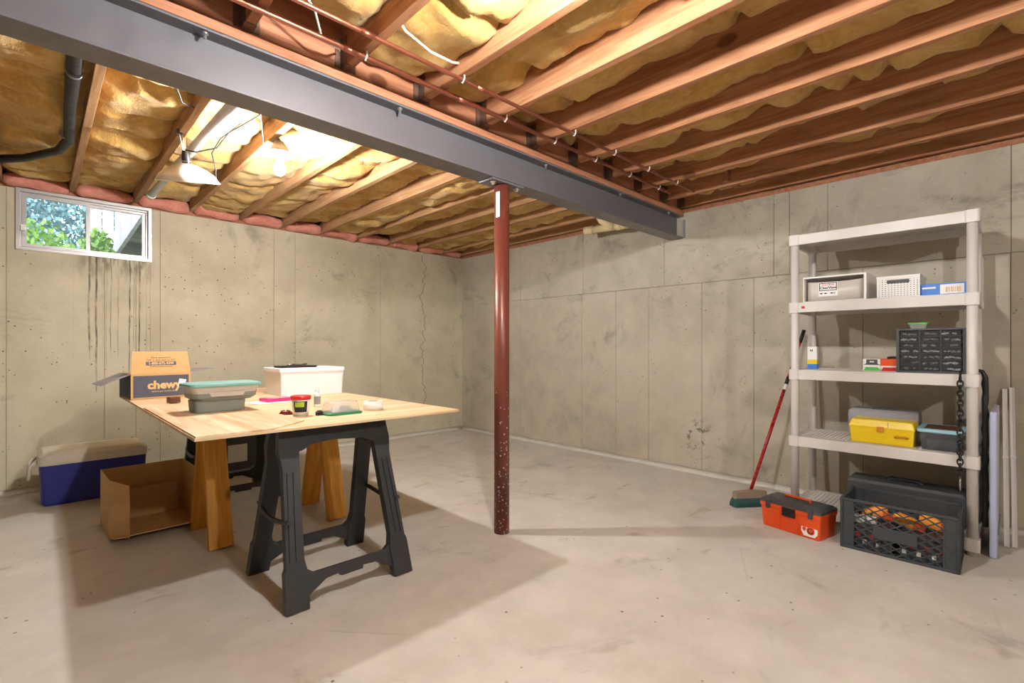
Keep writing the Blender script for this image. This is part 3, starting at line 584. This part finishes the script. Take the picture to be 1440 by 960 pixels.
rail.bb(-SW / 2 + .03, SW / 2 - .03, .02, .045, .016, .032).bb(-SW / 2 + .03, SW / 2 - .03, SD - .045, SD - .02, .016, .032).bb(-SW / 2 + .02, -SW / 2 + .055, .045, SD - .045, .016, .032).bb(SW / 2 - .055, SW / 2 - .02, .045, SD - .045, .016, .032)
rail = rail.mesh('rail_frame'); slv = B().loft([(-.033, .062, .062), (.033, .064, .064)], .014).mesh('corner_sleeve')
for z in TIER:
    tr = link('shelf_tier', rail, 'resin', SH, (0, 0, z)); link('deck', dk, 'resin', tr)
    for cx in (-SW / 2 + .03, SW / 2 - .03):
        for cy in (.03, SD - .03): link('corner_sleeve', slv, 'resin', tr, (cx, cy, 0))
pm_ = B().lathe([(.024, 0), (.024, 1.82)], 20).mesh('post')
for cx in (-SW / 2 + .03, SW / 2 - .03):
    for cy in (.03, SD - .03): link('post', pm_, 'resin', SH, (cx, cy, 0))
B().box((-SW / 2 + .085, .002, TIER[3]), (.018, .004, .016), .003).make('red_tag', 'red', SH)
TT = [z + .032 for z in TIER]
def on(tier, px_, X, py=None): return Vector((X, atX(px_, 488, X).y, TT[tier]))
# tier with drawer, basket, carton
a, b = atX(1122, 400, 3.6).y, atX(1221, 400, 3.6).y
t = thing('storage_box', 'white box with clear bowed drawer front and white label on shelf', 'storage box', (3.6, (a + b) / 2 - .01, TT[3]), RZ); W_ = a - b - .04; H_ = .165
q = B(); q.bb(-W_ / 2, W_ / 2, 0, .36, 0, .008).bb(-W_ / 2, W_ / 2, 0, .36, H_ - .01, H_, .002).bb(-W_ / 2, -W_ / 2 + .008, 0, .36, .008, H_ - .01).bb(W_ / 2 - .012, W_ / 2, 0, .36, .008, H_ - .01).bb(-W_ / 2 + .008, W_ / 2 - .012, .352, .36, .008, H_ - .01).make('drawer_case', 'white', t)
q = B(); rows = []
for i in range(11):
    u = i / 10 - .5; yb = .03 - .022 * math.cos(u * PI)
    rows.append(q.ring([(u * (W_ - .04), yb, .012), (u * (W_ - .04), yb + .004, .135 - .01 * math.cos(u * PI)), (u * (W_ - .04), yb + .012, .135 - .01 * math.cos(u * PI)), (u * (W_ - .04), yb + .012, .012)]))
dr = q.skin(rows, True, True).make('drawer_front', 'frost2', t); B().bb(-W_ / 2 + .03, W_ / 2 - .03, .06, .32, .0085, .11).make('drawer_contents', 'cream', t)
B().loft([(0, .105, .003), (.09, .105, .003)], .001).make('label', 'paper', dr, (-.03, .0045, .035)); rect(B(), -.048, .048, 0, .05, .004, -.001, .001).make('label_border', 'ink', dr, (-.03, .002, .07))
text('Sterilite', .022, 'red', dr, (-.03, .0025, .108), FRONT); text('ClearView', .021, 'ink', dr, (-.03, .0025, .088), FRONT, bold=.0006); [B().bb(x0, x1, .0018, .0026, .05, .057).make('printed_mark', 'ink', dr) for x0, x1 in ((-.074, -.06), (-.05, -.036), (-.016, -.002), (.002, .008))]
a, b = atX(1231, 400, 3.6).y, atX(1296, 400, 3.6).y
t = thing('woven_basket', 'white perforated plastic basket with handle hole on the shelf', 'basket', (3.6, (a + b) / 2, TT[3]), RZ); W_ = .19; H_ = .118; D_ = .26
def perforated(b, w_, h_, n, m, y, hole=None):
    for i in range(n + 1):
        x = -w_ / 2 + w_ * i / n; b.bb(x - .0045, x + .0045, y - .002, y + .002, .004, hole[2] if hole and hole[0] < x < hole[1] else h_)
    for j in range(m + 1):
        z = .006 + (h_ - .012) * j / m
        if hole and hole[2] < z < hole[3]: b.bb(-w_ / 2, hole[0], y - .0025, y + .0025, z - .004, z + .004); b.bb(hole[1], w_ / 2, y - .0025, y + .0025, z - .004, z + .004)
        else: b.bb(-w_ / 2, w_ / 2, y - .0025, y + .0025, z - .004, z + .004)
    return b
for y_ in (.003, D_): q = B(); perforated(q, W_, H_, 13, 9, y_, (-.052, .052, H_ - .034, H_ - .007) if y_ < .1 else None); q.make('woven_panel', 'white', t)
q = B(); perforated(q, D_ - .006, H_, 16, 9, 0); q.make('woven_side', 'white', t, (-W_ / 2, D_ / 2, 0), (0, 0, PI / 2)); q = B(); perforated(q, D_ - .006, H_, 16, 9, 0); q.make('woven_side', 'white', t, (W_ / 2, D_ / 2, 0), (0, 0, PI / 2))
rect(B(), -W_ / 2 - .006, W_ / 2 + .006, -.004, D_ + .006, .010, -.012, 0).make('rim', 'white', t, (0, 0, H_ - .002), (-PI / 2, 0, 0))
B().bb(-W_ / 2, W_ / 2, 0, D_, 0, .004).make('bottom', 'white', t)
B().loft([(0, W_ - .02, D_ - .03), (.1, W_ - .02, D_ - .03)], .02).make('contents', 'dgrey', t, (0, D_ / 2, .005))
p = on(3, 1322, 3.62); t = thing('blue_carton', 'flat blue and white carton lying next to the white basket', 'box', (3.62, p.y - .012, TT[3]), RZ - .05); B().bb(-.1, .1, 0, .3, 0, .068, .002).make('carton_body', 'sky', t); B().bb(-.012, .088, -.001, .001, .008, .06).make('white_panel', 'paper', t); B().bb(.1, .1012, .01, .29, .004, .064).make('dark_side', 'dgrey', t)
for k in range(9): B().bb(.012 + k * .0075, .015 + k * .0075 + .002 * (k % 3 == 0), -.0018, -.0008, .018, .045).make('bar_mark', 'tan', t)
B().bb(-.09, -.03, -.0015, -.0005, .04, .05).make('white_panel', 'paper', t)
# tier with bottle, small cartons, parts organiser
p = on(2, 1142, 3.78); t = thing('glue_carton', 'narrow white, yellow and blue carton standing at the shelf end', 'box', (3.78, p.y, TT[2]), RZ); B().bb(-.028, .028, 0, .04, .03, .15, .002).make('carton_body', 'paper', t); B().bb(-.0285, .0285, -.0005, .0405, .03, .062).make('yellow_band', 'yellow', t); B().bb(-.029, .029, -.001, .041, 0, .032).make('blue_band', 'sky', t)
[B().bb(x0, x0 + .006, -.001, .0, .118, .13).make('printed_mark', 'dgrey', t) for x0 in (-.012, -.002)]
for px_, low, up, lab0, lab1 in ((1226, 'green2', 'paper', 'small white carton with green band under the navy-banded carton', 'small white carton with navy band stacked on a green-banded carton'), (1251, 'red', 'orange', 'small red and white carton under the orange carton', 'small plain orange carton stacked on a red and white carton')):
    p = on(2, px_, 3.62)
    t = thing('small_carton', lab0, 'box', (3.62, p.y, TT[2]), RZ); B().bb(-.045, .045, 0, .11, 0, .035, .001).make('carton_body', 'paper', t); B().prism([(-.042, .004), (.042, .004), (.03, .026), (-.03, .026)], .001).make('colour_band', low, t, (0, -.0006, 0))
    t = thing('small_carton', lab1, 'box', (3.62, p.y, TT[2] + .0352), RZ); B().bb(-.045, .045, 0, .11, 0, .04, .001).make('carton_body', up, t)
    if up == 'paper': B().prism([(-.043, .004), (.043, .004), (.028, .012), (.028, .037), (-.028, .037), (-.028, .012)], .001).make('colour_band', 'print', t, (0, -.0006, 0)); B().prism([(-.012, 0), (.012, 0), (.009, .006), (-.009, .006)], .001).make('white_mark', 'paper', t, (0, -.0014, .02))
p = on(2, 1258, 3.62); t = thing('hand_tool', 'black-handled tool lying across the orange carton', 'tool', (3.63, p.y, TT[2] + .0755), RZ); B().tube([(-.04, .03, .006), (-.01, .03, .01), (.03, .03, .006)], .007, 8).make('handle', 'black', t); B().tube([(.03, .03, .006), (.06, .05, .005)], .004, 6).make('blade', 'galv', t)
a, b = atX(1269, 490, 3.6).y, atX(1349, 490, 3.6).y
t = thing('parts_organiser', 'dark small-parts cabinet with clear drawers on the shelf', 'cabinet', (3.595, (a + b) / 2, TT[2]), RZ); W_, H_ = .30, .252
q = B(); q.bb(-W_ / 2, W_ / 2, 0, .16, 0, .012).bb(-W_ / 2, W_ / 2, 0, .16, H_ - .01, H_).bb(-W_ / 2, -W_ / 2 + .014, 0, .16, .012, H_ - .01).bb(W_ / 2 - .014, W_ / 2, 0, .16, .012, H_ - .01).bb(-W_ / 2, W_ / 2, .155, .16, 0, H_)
cw = (W_ - .028) / 3; rh = (H_ - .022) / 7
for i in (1, 2): q.bb(-W_ / 2 + .014 + i * cw - .003, -W_ / 2 + .014 + i * cw + .003, .004, .155, .012, H_ - .01)
for j in range(1, 7): q.bb(-W_ / 2 + .014, W_ / 2 - .014, .004, .155, .012 + j * rh - .002, .012 + j * rh + .002)
q.make('cabinet_body', 'dgrey', t)
dm = B().bb(-cw / 2 + .005, cw / 2 - .005, -.002, .001, .003, rh - .004, .001).bb(-cw / 2 + .005, cw / 2 - .005, .001, .14, .003, .005).bb(-.012, .012, -.008, -.002, .008, .011).mesh('drawer')
rr = random.Random(4)
for i in range(3):
    for j in range(7):
        d_ = link('drawer', dm, 'drawerp', t, (-W_ / 2 + .014 + (i + .5) * cw, .0, .012 + j * rh))
        q = B()
        for k in range(rr.randint(3, 8)): x = rr.uniform(-cw * .36, cw * .36); q.box((x, .006 + rr.random() * .02, .009 + rr.random() * .006), (rr.uniform(.008, .022), .01, .008), 0, Euler((0, rr.uniform(-.4, .4), rr.random())).to_matrix())
        o_ = q.make('hardware', rr.choice(['alu', 'white', 'alu', 'grey', 'white']), d_); o_['kind'] = 'stuff'
p = on(2, 1291, 3.65); t = thing('small_tub', 'little clear tub with green lid on the parts cabinet', 'container', (3.67, p.y, TT[2] + H_), RZ); B().loft([(0, .07, .05), (.026, .085, .065)], .012).make('tub_body', 'clearp', t); B().loft([(.026, .092, .07), (.034, .092, .07), (.036, .085, .064)], .014).make('lid', 'green2', t)
p = on(2, 1357, 3.86); tag(B().bb(-.05, .05, 0, .09, 0, .12, .003).make('brown_box', 'brown', None, (3.82, p.y + .01, TT[2]), (0, 0, RZ)), 'small dark brown box behind the parts cabinet', 'box')
# tier with tool boxes
def toolbox(loc, rz, W_, D_, H_, body, lidm, label, group=None):
    t = thing('tool_box', label, 'tool box', loc, rz)
    B().loft([(0, W_ - .012, D_ - .012), (H_ * .66, W_, D_)], .008).make('box_body', body, t, (0, D_ / 2, 0)); return t
p = on(1, 1238, 3.62); t = toolbox((3.625, p.y, TT[1]), RZ - .03, .315, .17, .14, 'yellow', 'yellow', 'yellow plastic tool box with brown latch on the shelf')
B().loft([(.0925, .322, .178), (.1, .322, .178), (.135, .30, .15), (.14, .29, .14)], .008).make('box_lid', 'yellow', t, (0, .085, 0)); B().box((0, -.008, .088), (.036, .01, .036), .004).make('latch', 'amber', t)
B().tube([(.07, -.005, .05), (.08, -.012, .058), (.1, -.012, .054), (.12, -.012, .058), (.13, -.005, .05)], .006, 8).make('handle', 'amber', t); B().bb(.034, .037, -.004, .0, .1, .135).make('seam', 'amber', t)
p = on(1, 1240, 3.83); t = thing('grey_case', 'long grey plastic case behind the yellow tool box', 'case', (3.815, p.y, TT[1]), RZ); B().loft([(0, .35, .16), (.13, .36, .17)], .014).make('case_body', 'grey', t, (0, .09, 0)); B().loft([(.13, .365, .175), (.17, .355, .165), (.182, .33, .14)], .016).make('case_lid', 'grey', t, (0, .09, 0)); B().bb(-.06, .06, .06, .1, .181, .188, .003).make('handle', 'dgrey', t)
p = on(1, 1323, 3.62); t = thing('lidded_bin', 'clear plastic bin with pale blue lid on the shelf', 'bin', (3.60, p.y, TT[1]), RZ); B().loft([(0, .17, .22), (.1, .195, .26)], .02).make('bin_body', 'smoke', t, (0, .14, 0)); B().loft([(.1, .205, .275), (.106, .21, .28), (.118, .208, .278)], .025).make('lid', 'paleblue', t, (0, .14, 0)); B().bb(-.075, .075, .04, .24, .118, .1195).make('dark_lid_panel', 'brown', t); B().loft([(.003, .14, .19), (.06, .15, .2)], .02).make('contents', 'dgrey', t, (0, .14, 0))
# bottom tier and floor in front of it
p = on(0, 1268, 3.75); t = thing('black_case', 'black hard case with grey-blue handle standing on the bottom shelf', 'case', (3.66, .47, TT[0]), RZ); B().loft([(0, .55, .2), (.1, .56, .21), (.175, .56, .205), (.19, .54, .185)], .012).make('case_body', 'dgrey', t, (0, .14, 0)); B().tube([(-.08, .14, .188), (-.065, .14, .208), (.065, .14, .208), (.08, .14, .188)], .011, 8).make('handle', 'print', t)
CR = thing('milk_crate', 'charcoal plastic milk crate with lattice sides on the floor', 'crate', (3.225, .435, 0), RZ + .012); W_, D_, H_ = .485, .315, .275
q = B().bb(-W_ / 2, W_ / 2, 0, D_, 0, .008); q.make('bottom', 'crate', CR)
def crate_side(w_, loc, rz, plate):
    s_ = B(); cw = .055
    for sx in (-1, 1): s_.bb(min(sx * w_ / 2, sx * (w_ / 2 - cw)), max(sx * w_ / 2, sx * (w_ / 2 - cw)), 0, .006, .004, H_ - .004, .001); s_.bb(sx * (w_ / 2 - .003) - .003, sx * (w_ / 2 - .003) + .003, -.006, .008, 0, H_); s_.bb(sx * (w_ / 2 - cw) - .003, sx * (w_ / 2 - cw) + .003, -.004, .006, 0, H_)
    for z in (.0, H_ - .014): s_.bb(-w_ / 2, w_ / 2, -.006, .010, z, z + .014, .002)
    for z in (.095, .115, .19): 
        for sx in (-1, 1): s_.bb(min(sx * w_ / 2, sx * (w_ / 2 - cw)), max(sx * w_ / 2, sx * (w_ / 2 - cw)), -.004, .0, z, z + .005)
    so = s_.make('side_frame', 'crate', CR, loc, (0, 0, rz))
    x0, x1, z0, z1 = -w_ / 2 + cw, w_ / 2 - cw, .012, H_ - .014; l_ = B(); sl = .62; st_ = .062
    n = int((x1 - x0 + (z1 - z0) / sl) / st_) + 2
    for k in range(-6, n + 8):
        for sg in (1, -1):
            # line z = z0 + sg*sl*(x - xk)
            xk = x0 + k * st_; pts_ = []
            xa = max(x0, xk if sg > 0 else xk - (z1 - z0) / sl); xb = min(x1, xk + (z1 - z0) / sl if sg > 0 else xk)
            if xb - xa < .012: continue
            za = z0 + sg * sl * (xa - xk); zb = z0 + sg * sl * (xb - xk)
            mid = ((xa + xb) / 2, .003, (za + zb) / 2); ln = math.hypot(xb - xa, zb - za)
            l_.box(mid, (ln, .006, .0055), 0, Matrix.Rotation(-math.atan2(zb - za, xb - xa), 3, 'Y'))
    if plate: l_.bb(-.1, .085, -.002, .006, .085, .15, .002)
    l_.make('lattice', 'crate', so)
crate_side(W_, (0, 0, 0), 0, True); crate_side(W_, (0, D_, 0), PI, False); crate_side(D_, (-W_ / 2, D_ / 2, 0), -PI / 2, False); crate_side(D_, (W_ / 2, D_ / 2, 0), PI / 2, False)
def inc(x, y, z): return CR.matrix_basis @ Vector((x, y, z)) if False else Matrix.Translation(CR.location) @ Matrix.Rotation(RZ + .012, 4, 'Z') @ Vector((x, y, z))
for i, (x, y, z, lab) in enumerate(((-.11, .16, .18, 'amber-orange work light in the crate, tilted up by the left end'), (.03, .12, .172, 'long amber-orange work light lying in the middle of the crate'), (.132, .19, .172, 'amber-orange work light lying by the right end of the crate'))):
    t = thing('work_light', lab, 'light', inc(x, y, z), RZ + (.15, -.05, .1)[i], 'orange work lights in the crate'); B().loft([(-.02, .10, .045), (.0, .12, .055), (.02, .12, .055), (.03, .1, .04)], .018).make('housing', 'lorange', t, rot=(0, (-.5, .28, .3)[i], 0)); B().loft([(-.012, .05, .02), (.024, .06, .024)], .008).make('grip', 'orange', t, (.055, -.02, -.012), (0, .2, 0))
for x, y, w_, lab in ((-.12, .15, .2, 'white and red carton at the bottom of the crate, left half'), (.11, .15, .2, 'white and red carton at the bottom of the crate, right half')):
    t = thing('small_carton', lab, 'box', inc(x, y, .0085), RZ); B().bb(-w_ / 2, w_ / 2, -.11, .11, 0, .13, .002).make('carton_body', 'dgrey', t)
    for k in range(6): B().bb(-w_ / 2 + .01 + k * .03, -w_ / 2 + .028 + k * .03, -.1112, -.11, .02 + .035 * (k % 2), .045 + .035 * (k % 2)).make('printed_mark', ('paper', 'red')[k % 2], t)
for k, (x, y, lab) in enumerate(((-.17, .07, 'white ribbed adapter nearest the crate corner'), (-.12, .09, 'white ribbed adapter leaning beside the first orange light'))):
    t = thing('power_adapter', lab, 'adapter', inc(x, y, .139), RZ + .3 * k); B().loft([(0, .05, .035), (.035, .052, .037), (.04, .04, .028)], .008).make('adapter_body', 'paper', t); B().tube([(0, 0, .04), (.0, .0, .052), (.02, .01, .06)], .005, 6).make('cord_stub', 'black', t)
p = (atz(1064, 740, 0) + atz(1160, 755, 0)) / 2
t = thing('tool_box', 'orange tool box with black lid on the floor beside the crate', 'tool box', (3.225, .945, 0), RZ + math.radians(-12)); W_, D_ = .36, .2
B().loft([(0, .33, .175), (.004, .336, .18), (.125, .352, .196), (.128, .36, .204), (.15, .36, .204)], .012).make('box_body', 'orange', t, (0, .1, 0)); B().loft([(.15, .362, .206), (.165, .36, .2), (.178, .33, .15), (.182, .3, .12)], .014).make('box_lid', 'dgrey', t, (0, .1, 0))
B().tube([(-.075, .1, .178), (-.072, .1, .195), (.072, .1, .195), (.075, .1, .178)], .008, 8).make('handle', 'orange', t); B().box((0, -.004, .122), (.078, .01, .052), .004).make('front_plate', 'black', t)
for sx in (-1, 1): B().box((sx * .125, -.006, .145), (.026, .012, .05), .003).make('latch', 'dgrey', t)
for sx in (-1, 1): B().box((sx * .055, .003, .06), (.004, .004, .11)).make('rib', 'orange', t)
st_ = B().prism([(-.045, -.01), (-.03, -.035), (.03, -.035), (.045, -.015), (.045, .03), (-.02, .035), (-.045, .015)], .002).make('sticker', 'paper', t, (.115, .006, .05), (math.radians(-4), 0, 0))
B().lathe([(0, -.001), (.022, -.001), (.022, .001), (0, .001)], 20, Matrix.Rotation(PI / 2, 4, 'X'), False).make('orange_disc', 'orange', st_, (.008, -.0015, -.002)); B().lathe([(.012, -.001), (.016, -.001), (.016, .001), (.012, .001)], 20, Matrix.Rotation(PI / 2, 4, 'X'), False).make('black_ring', 'ink', st_, (.008, -.003, -.002)); B().prism([(-.04, 0), (-.028, .016), (-.016, 0), (-.028, -.016)], .0015).make('orange_arrow', 'orange', st_, (0, -.0015, .004)); B().bb(-.01, .038, -.002, -.0008, .022, .029).make('black_line', 'ink', st_)
# broom
t = thing('push_broom', 'red-handled broom with teal bristles leaning on the right wall', 'broom', (3.53, 1.33, 0))
foot = Vector((.1, -.02, .09)); topv = Vector((.56, -.235, 1.235)); dv = (topv - foot)
B().tube([foot + dv * .0, foot + dv * .62], .0115, 12).make('handle', 'broomred', t); B().tube([foot + dv * .62, foot + dv * .655], .0118, 12).make('white_collar', 'white', t); B().tube([foot + dv * .655, foot + dv * .7], .0125, 12).make('black_lock', 'black', t); B().tube([foot + dv * .7, foot + dv * .92], .0095, 12).make('upper_handle', 'broomred', t); B().tube([foot + dv * .92, topv], .0125, 12).make('grip', 'black', t)
B().loft([(.055, .25, .05), (.1, .24, .04), (.108, .1, .03)], .015).make('broom_head', 'taupe', t, (.06, -.03, 0), (0, 0, math.radians(-38))); B().loft([(0, .27, .085), (.03, .265, .075), (.058, .25, .05)], .018).make('bristles', 'bristle', t, (.06, -.03, 0), (0, 0, math.radians(-38)))
# chain, webbing, board and rods at the right end of the shelf
def chain(name, lab, x, y, z0, z1, fat):
    t = thing(name, lab, 'chain', (x, y, z0)); n = int((z1 - z0) / .026); lk = B().tube([(math.cos(a) * fat, 0, math.sin(a) * .019) for a in [2 * PI * k / 10 for k in range(11)]], .0042, 6).mesh('link')
    for k in range(n): link('link', lk, 'black', t, (0, 0, z1 - z0 - .02 - k * .026), (0, 0, (k % 2) * PI / 2 + .3))
    return t
cy = SY - SW / 2
t = chain('hanging_chain', 'dark chain hanging down the front of the shelf post', SX - .055, cy + .075, .42, TIER[2] + .03, .012)
B().tube([(0, 0, .0), (.012, 0, -.02), (.012, 0, -.06), (0, 0, -.075), (-.012, 0, -.06), (-.012, 0, -.02), (0, 0, 0)], .004, 6).make('snap_hook', 'chrome', t); B().tube([(0, .0, TIER[2] - .39), (.02, -.0, TIER[2] - .375), (.04, 0, TIER[2] - .385)], .006, 6).make('hook', 'black', t)
t = thing('hanging_rope', 'thick black braided rope hanging between shelf post and board', 'rope', (SX + .07, cy - .017, .12))
B().tube([(.0, .05, .83), (.0, .03, .865), (0, .012, .86)] + [(.006 * math.sin(k * 1.3), .002 * math.sin(k * 2.1), .83 - k * .04) for k in range(21)], [.011] * 3 + [.0125 + .003 * (k % 2) for k in range(21)], 8).make('rope_strand', 'black', t)
t = thing('folded_board', 'pale grey-blue folded board standing between shelf and wall rods', 'board', (SX + .0, cy - .049, 0))
B().box((.27, 0, .385), (.5, .03, .77), .011, None, 3).make('panel', 'lav', t); B().bb(.03, .5, -.021, -.0152, .1, .13).make('edge_rail', 'galv', t)
for i, (a, b, lab) in enumerate((((3.85, .034, 0), (XW - .012, .045, .86), 'white metal channel leaning on the wall, closest to the grey-blue board'), ((3.87, .002, 0), (XW - .012, .015, .87), 'white metal channel leaning on the wall, further from the board'))):
    a = Vector(a); d_ = Vector(b) - a; t = thing('metal_channel', lab, 'rod', a, 0, 'white channels by the shelf')
    ry = Matrix.Rotation(math.atan2(d_.x, d_.z), 3, 'Y') @ Matrix.Rotation(-math.atan2(d_.y, d_.z), 3, 'X')
    for o_ in (-.008, .008): B().box(d_ / 2 + Vector((0, o_, .002)), (.008, .005, d_.length - .006), 0, ry).make('channel_lip', 'white', t)
    B().box(d_ / 2 + Vector((.003, 0, .002)), (.003, .013, d_.length - .006), 0, ry).make('channel_web', 'white', t); B().box(d_ * .55 + Vector((-.003, 0, 0)), (.012, .024, .012), 0, ry).make('bracket', 'white', t)
